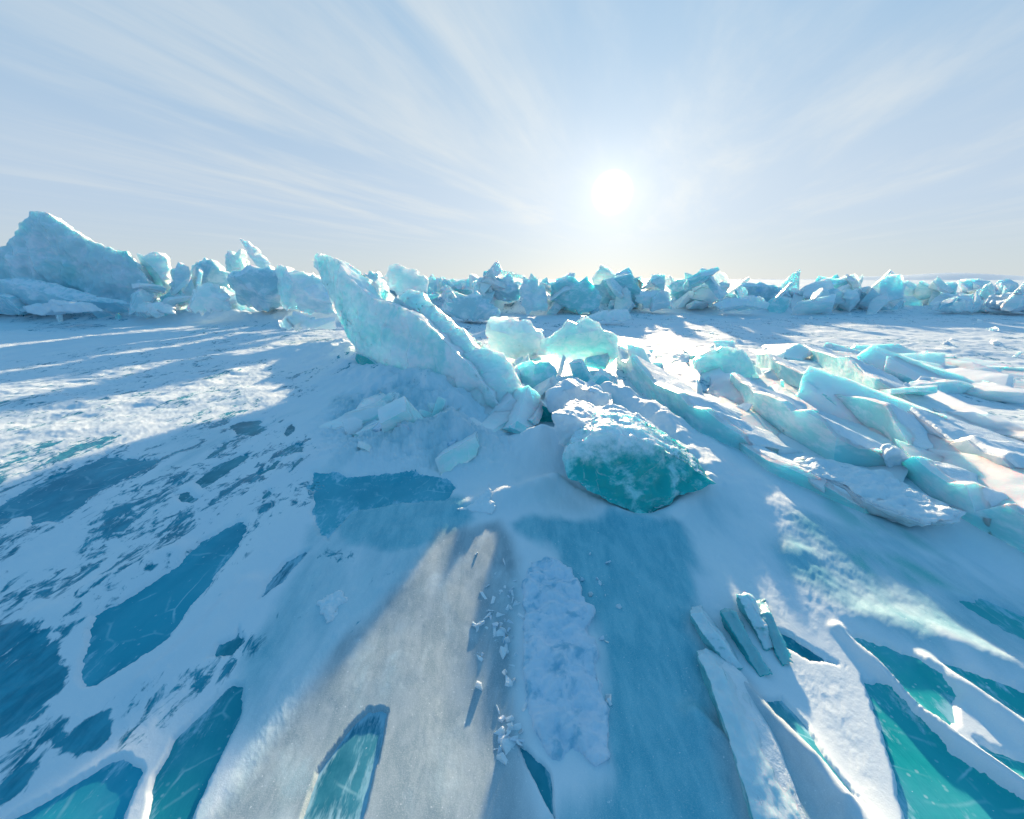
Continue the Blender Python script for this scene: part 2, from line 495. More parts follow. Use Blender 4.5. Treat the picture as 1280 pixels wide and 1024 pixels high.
# ------------------------------------------------------------------ frozen-in slabs seen through gaps in the snow
G_SMALL = 'small dark ice gaps left of the big shard'
WIN = [  # outline, material, label, group
 ([(-30,646),(60,600),(100,583),(135,569),(170,572),(207,574),(200,580),(140,610),(100,637),(75,655),(35,659),(20,650),(-20,657)], M_win_blue, 'long dark blue ice slab at the left frame edge, below the lit snow plain'),
 ([(312,643),(308,668),(290,697),(270,720),(235,770),(215,795),(190,810),(120,855),(93,862),(98,825),(112,768),(160,740),(200,715),(245,680),(290,650)], M_win_blue, 'largest dark blue ice slab, long pointed blade in the snow at left'),
 ([(310,850),(304,895),(275,955),(250,1000),(235,1040),(175,1040),(188,980),(215,925),(240,900),(265,875),(290,852)], M_win_deep, 'dark teal ice slab reaching the bottom edge beside the sunlit grey patch'),
 ([(160,941),(184,962),(165,1000),(145,1040),(-20,1040),(35,1005),(90,975),(130,953)], M_win_blue, 'dark blue ice slab in the bottom left corner with a stepped tip'),
 ([(280,535),(300,524),(330,523),(338,538),(315,547),(290,544)], M_win_deep, 'small rounded dark ice gap nearest the plain, left of the big shard'),
 ([(250,577),(275,552),(300,546),(288,560),(268,572)], M_win_deep, 'thin slanted dark ice gap just left of the spindle shaped one'),
 ([(242,600),(262,582),(300,567),(316,568),(300,582),(270,602),(250,611)], M_win_deep, 'spindle shaped dark ice gap in the middle of the small gaps at left'),
 ([(215,615),(235,610),(251,620),(238,629),(220,626)], M_win_deep, 'small dark ice gap at the left tip of the spindle shaped gap'),
 ([(350,540),(368,525),(373,540),(356,551)], M_win_deep, 'little dark ice gap high up near the foot of the big shard', ),
 ([(311,594),(345,575),(362,572),(345,587),(325,594)], M_win_deep, 'narrow pointed dark ice gap right of the spindle shaped one'),
 ([(354,592),(375,572),(386,574),(372,590),(358,598)], M_win_deep, 'oval dark ice gap at the right end of the small gaps'),
 ([(324,623),(335,612),(343,615),(336,627)], M_win_deep, 'tiny round dark ice gap above the tip of the largest blue slab'),
 ([(343,565),(365,553),(384,558),(380,568),(362,566)], M_win_deep, 'forked little dark ice gap above the oval one'),
 ([(376,610),(388,603),(398,610),(390,618)], M_win_deep, 'tiny dark ice gap by the left corner of the blue ice under the shard'),
 ([(388,592),(440,594),(520,590),(560,596),(575,608),(560,625),(500,630),(440,640),(410,675),(395,668),(385,640)], M_win_soft, 'broad blue ice surface in front of the crusted snow mound'),
 ([(390,685),(375,705),(355,730),(335,745),(318,756),(330,730),(355,700)], M_win_dust, 'frosted slanting ice strip right of the largest blue slab'),
 ([(300,780),(311,800),(290,822),(254,828),(270,805),(290,795)], M_win_deep, 'ragged dark ice gap between the two large blue slabs at left'),
 ([(487,888),(480,930),(465,990),(450,1040),(370,1040),(395,965),(430,915),(460,888)], M_win_dust, 'dark ice slab with rippled white rubble in the sunlit patch at the bottom'),
 ([(1047,790),(1090,797),(1140,815),(1180,845),(1198,870),(1192,926),(1150,895),(1090,830)], M_win_teal, 'flat teal ice face with a square cut right end at lower right'),
 ([(1075,842),(1110,856),(1190,938),(1310,1015),(1310,1050),(1135,1050),(1108,945),(1090,890)], M_win_teal, 'big teal ice slab filling the bottom right corner'),
 ([(1165,822),(1210,832),(1310,872),(1310,915),(1230,868)], M_win_teal, 'thin teal ice blade at the right frame edge above the corner slab'),
 ([(1190,742),(1230,740),(1310,768),(1310,806),(1240,776)], M_win_teal, 'green teal ice strip at the right frame edge under the tilted slabs'),
 ([(1213,921),(1260,938),(1310,956),(1310,995),(1245,956)], M_win_teal, 'lowest teal ice wedge at the right frame edge'),
 ([(967,787),(990,792),(1058,833),(1015,826),(985,808)], M_win_deep, 'slim dark ice blade along the top of the sunlit white triangle'),
 ([(955,873),(978,870),(1012,905),(1035,950),(1090,1018),(1060,1002),(1000,935),(970,900)], M_win_deep, 'dark grey green ice blade cutting through the sunlit white triangle'),
 ([(645,925),(663,935),(690,965),(699,1040),(680,1005),(655,958)], M_win_deep, 'narrow dark teal crevice ice below the lumpy crust at bottom centre'),
]

def poly_sd(P, x, y):
    """signed distance, negative inside"""
    inside = np.zeros(len(x), bool)
    best = np.full(len(x), 1e9)
    n = len(P)
    for i in range(n):
        ax, ay = P[i][:2]
        bx, by = P[(i + 1) % n][:2]
        ex, ey = bx - ax, by - ay
        wx, wy = x - ax, y - ay
        t = np.clip((wx * ex + wy * ey) / (ex * ex + ey * ey + 1e-12), 0, 1)
        best = np.minimum(best, (wx - ex * t) ** 2 + (wy - ey * t) ** 2)
        c = (ay > y) != (by > y)
        xi = ax + (y - ay) / (by - ay + 1e-12) * ex
        inside ^= c & (x < xi)
    d = np.sqrt(best)
    return np.where(inside, -d, d)

WPOLY = [np.array([gnd(*q) for q in w[0]]) for w in WIN]

# ------------------------------------------------------------------ ground heights
# drifts and banks: (polyline of (x, y, height), half width towards the camera, half width away)
def line_bump(x, y, pts, wl):
    best = np.full(len(x), 1e9)
    hh = np.zeros(len(x))
    for (ax, ay, ah), (bx, by, bh) in zip(pts[:-1], pts[1:]):
        ex, ey = bx - ax, by - ay
        t = np.clip(((x - ax) * ex + (y - ay) * ey) / (ex * ex + ey * ey), 0, 1)
        d = np.hypot(x - ax - ex * t, y - ay - ey * t)
        m = d < best
        best = np.where(m, d, best)
        hh = np.where(m, ah + (bh - ah) * t, hh)
    return hh * np.exp(-(best / wl) ** 2 * 1.4)

def gp(px, py, h):
    g = gnd(px, py)
    return (g[0], g[1], h)

BUMPS = [
 ([(-5.0, 9.6, .12), (-3.6, 8.3, .34), (-2.2, 6.6, .34), (-1.5, 5.6, .35), (-.8, 4.9, .30)], 0.75),       # bank under the big shard
 ([gp(430, 575, .10), gp(500, 556, .27), gp(570, 556, .28), gp(610, 562, .14)], 0.36),                      # crusted mound
 ([gp(575, 634, .03), gp(615, 624, .05), gp(690, 603, .09)], 0.12),                      # saddle crest
 ([gp(730, 505, .32), gp(790, 518, .32), gp(860, 560, .14)], 0.35),
 ([gp(830, 560, .12), gp(900, 600, .10), gp(960, 650, .06)], 0.45),
 ([gp(1000, 700, .03), gp(1060, 770, .04), gp(1180, 800, .04), gp(1290, 850, .05)], 0.14),
 ([gp(680, 560, .24), gp(760, 562, .36), gp(835, 578, .17), gp(900, 606, .02)], 0.30),
 ([gp(700, 604, .05), gp(740, 628, .05), gp(790, 652, .06), gp(826, 654, .06), gp(850, 630, .05), gp(885, 614, .06)], 0.09),
 ([gp(1047, 788, .03), gp(1090, 833, .05), gp(1190, 930, .05), gp(1290, 1000, .05)], 0.035),
 ([gp(870, 900, .05), gp(930, 960, .06), gp(980, 1040, .05)], 0.06),
 ([gp(930, 860, .03), gp(985, 930, .05), gp(1050, 1010, .04)], 0.04),
 ([gp(1160, 830, .04), gp(1240, 890, .06), gp(1310, 940, .05)], 0.06),
 ([gp(310, 735, .04), gp(260, 790, .05), gp(190, 850, .05)], 0.09),
 ([gp(215, 690, .04), gp(130, 730, .04), gp(60, 770, .04)], 0.12),
 ([gp(200, 500, .03), gp(300, 462, .05), gp(410, 432, .05)], 0.25),
 ([(-8, 22, .5), (0, 22.5, .75), (8, 22.5, .6), (16, 22, .3), (30, 22, .25)], 1.6),
 ([(-26, 17, .3), (-16, 17, .4), (-9, 16.5, .4), (-5, 15.5, .35)], 1.2),
 ([gp(985, 900, .02), gp(1020, 960, .06), gp(1075, 1040, .07)], 0.10),
]

MOUND = np.array([gnd(*q) for q in [(420,505),(500,498),(600,520),(650,560),(600,580),(520,588),(430,578),(405,540)]])
def H0(x, y, fine=True):
    r = np.hypot(x, y)
    h = base(y) + 0.05 * fbm(xyz(x, y, .35, .22, 3.0), 3) * sstep(1.0, 4.0, r)
    h = h + 0.012 * fbm(xyz(x, y, 1.6, .8, 7.0), 3)
    far = sstep(3.5, 9.0, r) * (1 - sstep(60, 300, r))
    h = h + far * (0.060 * np.maximum(fbm(xyz(x, y, .5, .7, 11.0), 4, .5), -0.12) + 0.014 * fbm(xyz(x, y, 2.2, 3.4, 13.0), 4, .55))
    mm = (x > -2.4) & (x < .6) & (y > 2.5) & (y < 6)
    if mm.any():
        xm, ym = x[mm], y[mm]
        k = 1 - sstep(-.25, .35, poly_sd(MOUND, xm, ym))
        h[mm] += k * (.10 * (cell_scoop(xyz(xm, ym, 3.2, 3.2, 4.0)) - .2) + .05 * fbm(xyz(xm, ym, 7, 7, 2.0), 5, .6))
    for pts, w in BUMPS:
        px = np.array(pts)
        m = (x > px[:, 0].min() - 2.2 * w) & (x < px[:, 0].max() + 2.2 * w) & (y > px[:, 1].min() - 2.2 * w) & (y < px[:, 1].max() + 2.2 * w)
        if m.any():
            q = xyz(x[m], y[m], 2.5, 2.5, 1.0)
            wob = 1 + 0.3 * fbm(q, 3)
            h[m] = h[m] + line_bump(x[m] + .08 * w * fbm(q * 2, 2), y[m], pts, w) * wob
    return h

def soft_region(x, y, px, soft):
    P = np.array([gnd(*q) for q in px])
    out = np.zeros(len(x))
    m = (x > P[:, 0].min() - soft) & (x < P[:, 0].max() + soft) & (y > P[:, 1].min() - soft) & (y < P[:, 1].max() + soft)
    if m.any():
        sd = poly_sd(P, x[m], y[m]) + soft * .8 * fbm(xyz(x[m], y[m], 3, 1.6, 2.0), 3)
        out[m] = 1 - sstep(-soft, soft, sd)
    return out

BARE = [
 ([(640,655),(700,640),(850,655),(890,720),(862,790),(890,900),(930,1060),(690,1060),(765,960),(745,780),(690,690)], .12, .95),
 ([(550,680),(625,660),(660,720),(630,900),(650,1060),(230,1060),(420,820)], .10, .42),
 ([(380,655),(560,632),(550,690),(440,790),(320,1010),(240,1060),(300,820),(380,700)], .10, .50),
 ([(400,640),(480,625),(580,622),(600,650),(520,690),(430,690)], .10, .85),
 ([(960,640),(1100,660),(1200,690),(1320,760),(1320,860),(1100,790),(960,720)], .15, .58),
 ([(870,870),(960,900),(1060,1060),(900,1060)], .05, .5),
 ([(410,500),(520,500),(630,560),(560,590),(430,570)], .2, .40),
]
GREEN = [([(1050,690),(1120,690),(1175,715),(1200,735),(1120,725),(1070,715)], .06, 1.0), ([(1010,600),(1080,640),(1160,665),(1200,700),(1060,660)], .1, .6)]
FLECK = [
 ([(-60,560),(120,545),(240,570),(265,610),(240,690),(150,745),(60,770),(-60,760)], .18, .47),
 ([(100,640),(260,600),(340,640),(300,700),(190,780),(60,800)], .12, .36),
 ([(120,880),(230,830),(300,780),(340,800),(250,880),(150,960)], .08, .34),
 ([(210,530),(330,500),(400,560),(390,640),(300,640),(230,600)], .12, .40),
 ([(-60,780),(60,780),(75,850),(30,900),(-60,960)], .05, 1.0),
 ([(60,925),(145,880),(140,925),(90,955)], .03, .95),
 ([(-60,930),(60,880),(90,900),(20,990),(-60,1040)], .04, .6),
 ([(150,700),(240,640),(262,650),(180,720)], .05, .62),
 ([(390,690),(520,690),(470,780),(330,860),(330,800)], .1, .22),
]

GREYP = [(555,668),(622,650),(650,700),(640,800),(640,900),(660,1060),(230,1060),(330,940),(420,810),(500,730)]
def build_ground():
    dense = np.linspace(R(-69), R(69), 1300)
    rest = np.linspace(R(69), R(291), 122)[1:-1]
    th = np.concatenate([dense, rest])
    rr = np.concatenate([np.geomspace(.22, 26, 720), np.geomspace(26, 7000, 150)[1:]])
    nT, nR = len(th), len(rr)
    T, Q = np.meshgrid(th, rr)
    x, y = (np.sin(T) * Q).ravel(), (np.cos(T) * Q).ravel()
    h = H0(x, y)
    r = np.hypot(x, y)
    fine = np.ones(len(x))
    for P in WPOLY:
        m = (x > P[:, 0].min() - .4) & (x < P[:, 0].max() + .4) & (y > P[:, 1].min() - .4) & (y < P[:, 1].max() + .4)
        if not m.any(): continue
        xm, ym = x[m], y[m]
        rm = r[m]
        sd = poly_sd(P, xm, ym) + .009 * rm * fbm(xyz(xm, ym, 7, 3, 5.0), 6, .66)
        k = .012 * rm
        h[m] -= .034 * (1 - sstep(-k * 1.6, k * .2, sd))
        fine[m] = np.minimum(fine[m], sstep(0.0, .15, sd))
    near = 1 - sstep(20, 60, r)
    gq = soft_region(x, y, GREYP, .08)
    fine = fine * (1 - .85 * gq)
    h = h + fine * near * (.007 * fbm(xyz(x, y, 7, 3, 1.0), 5, .55) * sstep(1.5, 5, r) + .0024 * fbm(xyz(x, y, 20, 16, 8.0), 4, .62) + .002 * np.maximum(fbm(xyz(x, y, 5, 3.6, 15.0), 4, .6) - .1, 0))
    h = h - 0.00000 * r
    V = np.stack([x, y, h], 1)
    i = np.arange(nR - 1)[:, None] * nT
    j = np.arange(nT)[None, :]
    jn = (j + 1) % nT
    F = np.stack([i + j, i + jn, i + nT + jn, i + nT + j], 2).reshape(-1, 4)
    F = F[:, ::-1]
    # centre cap
    V = np.concatenate([V, [[0, 0, float(h[:nT].mean())]]])
    nq = len(F)
    me = bpy.data.meshes.new('ground')
    me.vertices.add(len(V))
    me.vertices.foreach_set('co', V.ravel())
    tri = np.stack([np.full(nT, len(V) - 1), (np.arange(nT) + 1) % nT, np.arange(nT)], 1)
    me.loops.add(nq * 4 + nT * 3)
    me.loops.foreach_set('vertex_index', np.concatenate([F.ravel(), tri.ravel()]).astype(np.int32))
    me.polygons.add(nq + nT)
    me.polygons.foreach_set('loop_start', np.concatenate([np.arange(nq) * 4, nq * 4 + np.arange(nT) * 3]).astype(np.int32))
    me.update(calc_edges=True)
    smooth(me)
    def reg(defs):
        a = np.zeros(len(x))
        for px, soft, val in defs:
            a = np.maximum(a, soft_region(x, y, px, soft) * val)
        return a
    def put(name, a):
        at_ = me.attributes.new(name, 'FLOAT', 'POINT')
        at_.data.foreach_set('value', np.concatenate([a, [0]]).astype(np.float32))
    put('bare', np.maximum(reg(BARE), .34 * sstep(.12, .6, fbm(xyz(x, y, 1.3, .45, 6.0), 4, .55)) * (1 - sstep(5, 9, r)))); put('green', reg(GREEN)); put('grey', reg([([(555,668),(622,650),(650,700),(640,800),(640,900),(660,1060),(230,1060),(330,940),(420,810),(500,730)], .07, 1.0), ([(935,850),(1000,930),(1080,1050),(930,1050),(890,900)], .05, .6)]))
    fl = reg(FLECK)
    farf = .30 * sstep(4, 7, r) * (1 - sstep(30, 60, r)) * (fbm(xyz(x, y, .25, .2, 4.0), 2) > -.1)
    put('fleck', np.maximum(fl, farf))
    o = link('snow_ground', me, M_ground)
    tag(o, kind='structure')
build_ground()

def build_window(P, mat, label, group=None):
    c = P[:, :2].mean(0)
    size = np.linalg.norm(P.max(0) - P.min(0))
    d = np.linalg.norm(c)
    # push the outline out so that its rim lies under the snow
    n = len(P)
    Q = []
    pad = .012 * d + .01
    area = sum(P[i][0] * P[(i + 1) % n][1] - P[(i + 1) % n][0] * P[i][1] for i in range(n))
    s = 1 if area > 0 else -1
    for i in range(n):
        a, b, e = P[i - 1][:2], P[i][:2], P[(i + 1) % n][:2]
        t = (e - a) / (np.linalg.norm(e - a) + 1e-9)
        Q.append(b + s * np.array([t[1], -t[0]]) * pad)
    step = max(.02, size / 40)
    B = []
    for i in range(n):
        a, b = Q[i], Q[(i + 1) % n]
        k = max(1, int(np.linalg.norm(b - a) / step))
        for j in range(k): B.append(a + (b - a) * j / k)
    B = np.array(B)
    gx, gy = np.meshgrid(np.arange(B[:, 0].min(), B[:, 0].max(), step), np.arange(B[:, 1].min(), B[:, 1].max(), step))
    gx, gy = gx.ravel(), gy.ravel()
    gx = gx + rng.uniform(-.3, .3, len(gx)) * step
    ok = poly_sd(B, gx, gy) < -step * .5
    pts = np.concatenate([B, np.stack([gx[ok], gy[ok]], 1)])
    nb = len(B)
    r = geometry.delaunay_2d_cdt([Vector(p) for p in pts], [(i, (i + 1) % nb) for i in range(nb)], [], 1, 1e-5)
    vv = np.array([list(v) for v in r[0]])
    z = H0(vv[:, 0].copy(), vv[:, 1].copy()) - .016
    bm = bmesh.new()
    vs = [bm.verts.new((a[0], a[1], q)) for a, q in zip(vv, z)]
    for f in r[2]: bm.faces.new([vs[k] for k in f])
    bmesh.ops.recalc_face_normals(bm, faces=bm.faces[:])
    if bm.faces and sum(f.normal.z for f in bm.faces) < 0: bmesh.ops.reverse_faces(bm, faces=bm.faces[:])
    ex = bmesh.ops.extrude_edge_only(bm, edges=[e for e in bm.edges if e.is_boundary])
    for v in ex['geom']:
        if isinstance(v, bmesh.types.BMVert): v.co.z -= .10
    me = bpy.data.meshes.new('w')
    bm.to_mesh(me); bm.free()
    for p in me.polygons: p.use_smooth = abs(p.normal.z) > .5
    C_ = get_co(me)
    ea = me.attributes.new('edge', 'FLOAT', 'POINT')
    ea.data.foreach_set('value', np.clip(-poly_sd(P, C_[:, 0].copy(), C_[:, 1].copy()) / (.05 * d + .02), 0, 1).astype(np.float32))
    o = link('frozen_ice_slab', me, mat)
    tag(o, label, 'ice slab', group)
for w, P in zip(WIN, WPOLY):
    build_window(P, w[1], w[2], 'flat ice slabs showing through the snow')

# ------------------------------------------------------------------ the big leaning shard and its neighbours
a1 = shard('leaning_ice_shard',
      [(376,319),(392,315),(405,317),(422,326),(440,350),(464,372),(486,378),(512,390),(548,418),(585,455),(618,497),(650,545),(646,588),(560,580),(530,520),(500,489),(470,466),(440,438),(421,405),(410,370),(395,340)],
      [(378,318,8.6),(640,560,4.2),(500,490,5.8)], .38, M_shard,
      'tallest leaning shard of frosted turquoise ice, its tip pointing up to the left', 'ice shard', voxel=.026, scoop=.15, scale=1.9, grain=.06, cuts=6, rag=.05)
shard('underside', [(438,440),(456,446),(478,460),(503,484),(508,494),(490,490),(470,478),(450,460)], [(378,318,8.45),(640,560,4.1),(500,490,5.68)], .2, M_teal,
      voxel=.02, scoop=.03, scale=4, grain=.02, parent=a1)  # teal piece added to imitate the dark gap under the shard's lower edge
shard('leaning_ice_shard',
      [(484,376),(491,358),(502,351),(517,356),(540,380),(562,400),(590,424),(606,432),(624,434),(640,458),(650,490),(664,526),(658,556),(600,575),(560,540),(510,470)],
      [(500,352,7.25),(648,545,4.02),(560,480,5.10)], .5, M_clear,
      'clear bubbly ice slab with a sunlit right edge leaning on the tallest shard', 'ice shard', voxel=.026, scoop=.15, scale=2.4, grain=.06, cuts=6, rag=.045)
shard('ice_spike', [(464,352),(470,343),(479,348),(484,362),(490,380),(476,384)], 7.4, .25, M_pale,
      'small white ice spike rising between the two leaning shards', 'ice spike', voxel=.025, scoop=.04, scale=4, grain=.02)
shard('ice_boulder', [(605,406),(611,396),(629,392),(642,399),(664,401),(669,410),(682,415),(690,440),(660,452),(636,452),(608,446)], 7.6, .7, M_pale,
      'rough pale ice block behind the right end of the big shard', 'ice block', voxel=.028, scoop=.07, scale=2.6, grain=.05, cuts=10, depth=.16, rag=.035)
shard('ice_boulder', [(668,446),(672,428),(694,418),(712,402),(724,405),(737,395),(752,404),(757,415),(773,421),(778,445),(772,468),(740,462),(700,455),(678,458)], 7.0, .8, M_clear,
      'peaked turquoise ice block at the top of the snow drift in the centre', 'ice block', voxel=.028, scoop=.08, scale=2.4, grain=.05, cuts=11, depth=.14, rag=.04)
shard('ice_boulder', [(636,462),(660,452),(690,455),(700,470),(694,500),(668,508),(640,498)], 5.6, .5, M_plate,
      'low cracked aqua ice block in the hollow right of the big shard', 'ice block', voxel=.024, scoop=.05, scale=3.0, grain=.03, cuts=8)
shard('ice_boulder', [(650,515),(672,508),(695,514),(706,530),(700,548),(672,545),(652,540)], 4.3, .3, M_teal,
      'small teal ice block with a snow crest above the saddle of the drift', 'ice block', voxel=.02, scoop=.06, scale=4.0, grain=.03)
s = shard('tilted_ice_slab', [(702,574),(712,556),(742,540),(792,545),(850,572),(893,604),(872,612),(846,622),(834,632),(816,642),(780,634),(735,613),(712,597)],
      [Z(704,590,.28),Z(892,606,.15),Z(812,643,.0)], .35, M_under,
      'snow topped slab with a dark teal underside facing the camera in the centre', 'ice slab', voxel=.014, scoop=.06, scale=4.5, grain=.04, ext=(.08, .5, .04), cuts=0, rag=.012)
shard('snow_cap', [(690,518),(712,520),(738,532),(770,530),(800,538),(850,562),(886,601),(862,592),(835,582),(800,574),(765,562),(735,556),(712,560),(700,556)], 3.02, .45, M_snow,
      voxel=.016, scoop=.02, scale=4.0, grain=.03, parent=s, cuts=0, back=.7, ext=(.1, .8, -.02))
shard('snow_crest', [(570,636),(590,628),(603,618),(612,603),(614,622),(622,634),(614,642),(595,640)], [Z(570,636,.03),Z(612,603,.10),Z(622,634,.03)], .10, M_snow,
      'small sunlit pointed snow crest on the saddle below the big shard', 'snow crest', voxel=.008, scoop=.02, scale=8.0, grain=.012, cuts=0)
shard('snow_hummock', [(690,500),(700,488),(722,482),(740,486),(762,498),(775,540),(740,548),(700,530)], 4.2, .5, M_snow,
      'smooth snow hummock with a sunlit crest below the turquoise block', 'snow hummock', voxel=.03, scoop=.10, scale=2.2, grain=.06)

# ------------------------------------------------------------------ right hand field of tilted plates
wedge('tilted_ice_plate', [(770,452,.30,.8),(790,482,.36,.8),(830,516,.36,.8),(880,548,.32,.7),(938,568,.08,.5)], M_plate,
      'long aqua ice plate running down from the turquoise block to the snow', M_snow)
wedge('tilted_ice_plate', [(912,492,.28,.6),(940,520,.34,.7),(985,550,.36,.7),(1040,580,.32,.6),(1112,592,.08,.5)], M_plate,
      'long pale aqua plate second to the right of the central drift', M_snow)
wedge('tilted_ice_plate', [(945,455,.22,.6),(975,478,.30,.7),(1030,508,.32,.7),(1100,545,.28,.6),(1138,572,.08,.5)], M_plate,
      'lavender shaded ice plate in the middle of the tilted rows at right', M_snow)
wedge('tilted_ice_plate', [(1000,440,.16,.7),(1040,468,.30,.8),(1090,500,.30,.8),(1150,522,.06,.6)], M_plate,
      'blue green ice plate behind the rows, with a sunlit lump on its far end', M_snow)
wedge('tilted_ice_plate', [(1128,540,.16,.9),(1180,572,.22,1.0),(1240,612,.22,1.0),(1330,660,.18,1.0)], M_pale,
      'broad snow topped ice plate running off the right frame edge', M_snow, cap=.06)
wedge('tilted_ice_plate', [(1120,592,.16,.5),(1160,622,.22,.55),(1215,655,.24,.5),(1300,700,.16,.5)], M_plate,
      'shaded blue plate in front of the broad snow topped plate', M_snow)
wedge('tilted_ice_plate', [(900,545,.06,.3),(960,590,.10,.35),(1020,615,.09,.3),(1080,640,.03,.3)], M_plate,
      'low half buried aqua plate behind the white topped slab at right', M_snow)
shard('bubbly_ice_block', [(872,452),(888,441),(908,433),(932,437),(946,452),(950,478),(944,494),(916,502),(892,496),(876,478)], 6.6, .4, M_clear,
      'upright bubbly turquoise block at the far end of the tilted plates', 'ice block', voxel=.022, scoop=.06, scale=3.4, grain=.04, cuts=7)
shard('ice_boulder', [(1152,496),(1168,484),(1205,478),(1218,482),(1234,502),(1218,523),(1196,527),(1160,514)], 5.6, .45, M_block,
      'dark grey blue ice block standing alone on the lit snow at right', 'ice block', voxel=.024, scoop=.05, scale=2.6, grain=.03, cuts=8)
shard('ice_boulder', [(1203,528),(1228,508),(1260,499),(1310,494),(1315,570),(1270,560),(1235,544)], 5.2, .6, M_pale,
      'rounded pale ice boulder cut by the right frame edge', 'ice block', voxel=.035, scoop=.12, scale=2.4, grain=.05)
d5 = shard('snowy_ice_slab', [(988,577),(1008,571),(1050,578),(1110,590),(1128,602),(1160,620),(1185,632),(1207,640),(1202,652),(1158,657),(1120,643),(1082,628),(1056,610),(1034,601),(1028,610),(1004,594)],
      [Z(988,577,.08),Z(1207,642,.12),Z(1082,628,.10)], .10, M_pale,
      'flat slab with a ragged sunlit white top in front of the tilted plates', 'ice slab', voxel=.014, scoop=.04, scale=5.0, grain=.03, ext=(.03, .05, -.10), cuts=0)
shard('snow_cap', [(996,578),(1012,573),(1050,580),(1108,592),(1126,604),(1158,622),(1182,634),(1200,641),(1190,649),(1158,652),(1122,639),(1084,624),(1060,608),(1034,598),(1010,590)],
      [Z(988,577,.10),Z(1207,642,.145),Z(1082,628,.12)], .03, M_snow, voxel=.012, scoop=.03, scale=6.0, grain=.025, ext=(0, 0, -.04), parent=d5, cuts=0)
shard('snow_pillar', [(1106,572),(1118,560),(1130,562),(1140,585),(1156,612),(1140,620),(1122,606)], 3.05, .12, M_snow,
      'leaning white lump at the back corner of the flat white topped slab', 'snow lump', voxel=.014, scoop=.03, scale=6, grain=.02)
shard('snow_peak', [(1240,655),(1254,632),(1262,610),(1285,630),(1320,660),(1320,705),(1280,690)], 2.6, .4, M_snow,
      'pointed white snow peak cut by the right frame edge', 'snow peak', voxel=.02, scoop=.06, scale=3, grain=.03)

# shards standing at the lower right
for st_, m_, lb in [([(864,758,.0,.03),(868,778,.06,.09),(886,806,.07,.11),(914,838,.0,.05)], M_splint, 'leftmost grey green ice shard of the small cluster at lower right'),
                    ([(900,764,.0,.02),(912,784,.09,.07),(930,814,.05,.05),(950,846,.0,.02)], M_fin, 'thin dark teal ice splinter in the middle of the lower right cluster'),
                    ([(922,746,.0,.02),(930,762,.10,.09),(944,790,.04,.06),(956,812,.0,.02)], M_splint, 'small bright tipped ice shard at the back of the lower right cluster'),
                    ([(944,752,.0,.01),(954,778,.06,.05),(966,806,.03,.04),(978,832,.0,.01)], M_fin, 'rightmost narrow ice splinter of the lower right cluster')]:
    wedge('ice_splinter', st_, m_, lb, None, 'ice shard', 'standing splinters at the lower right', voxel=.005, dip=1.0, scoop=.030, scale=9, grain=.012, lean=.55, fin=True)
wedge('ice_ridge', [(870,818,.03,.12),(884,850,.07,.16),(900,900,.08,.18),(920,960,.07,.18),(945,1040,.05,.18)], M_splint,
      'long low ice ridge with a snowy top running from the splinters to the bottom edge', M_snow, 'ice ridge', None, voxel=.008, dip=.9, scoop=.02, scale=9, grain=.012, lean=.3, cap=.010, fin=True)

# frosted crust lump at bottom centre
shard('frosted_crust', [(660,712),(668,702),(684,698),(704,702),(722,728),(738,760),(744,800),(750,850),(764,915),(762,942),(744,956),(730,936),(716,925),(700,944),(680,930),(664,880),(655,840),(652,780),(656,740)],
      [Z(680,700,.03),Z(655,840,.035),Z(760,930,.03)], .1, M_crust,
      'lumpy lavender grey snow crust slab in the foreground below the centre', 'snow crust', voxel=.008, scoop=.022, scale=5.0, grain=.026, ext=(0, 0, -.13), back=1.08, cuts=0)
for p, z, lb in [([(398,752),(408,742),(424,740),(432,748),(418,766),(408,776)], .015, 'small white ice flake lying on frosted ice left of the sunlit patch'),
              ([(272,745),(288,732),(304,738),(304,752),(284,762)], .012, 'rounded snow lump beside the largest blue slab')]:
    P = [gnd(x, y, z) for x, y in p]
    a = [(p[k][0], p[k][1], P[k][1]) for k in (0, len(p) // 3, 2 * len(p) // 3)]
    shard('snow_lump', p, a, .05, M_snow, lb, 'snow lump', voxel=.006, scoop=.02, scale=12, grain=.015, ext=(0, 0, -.08), back=1.5, cuts=0)

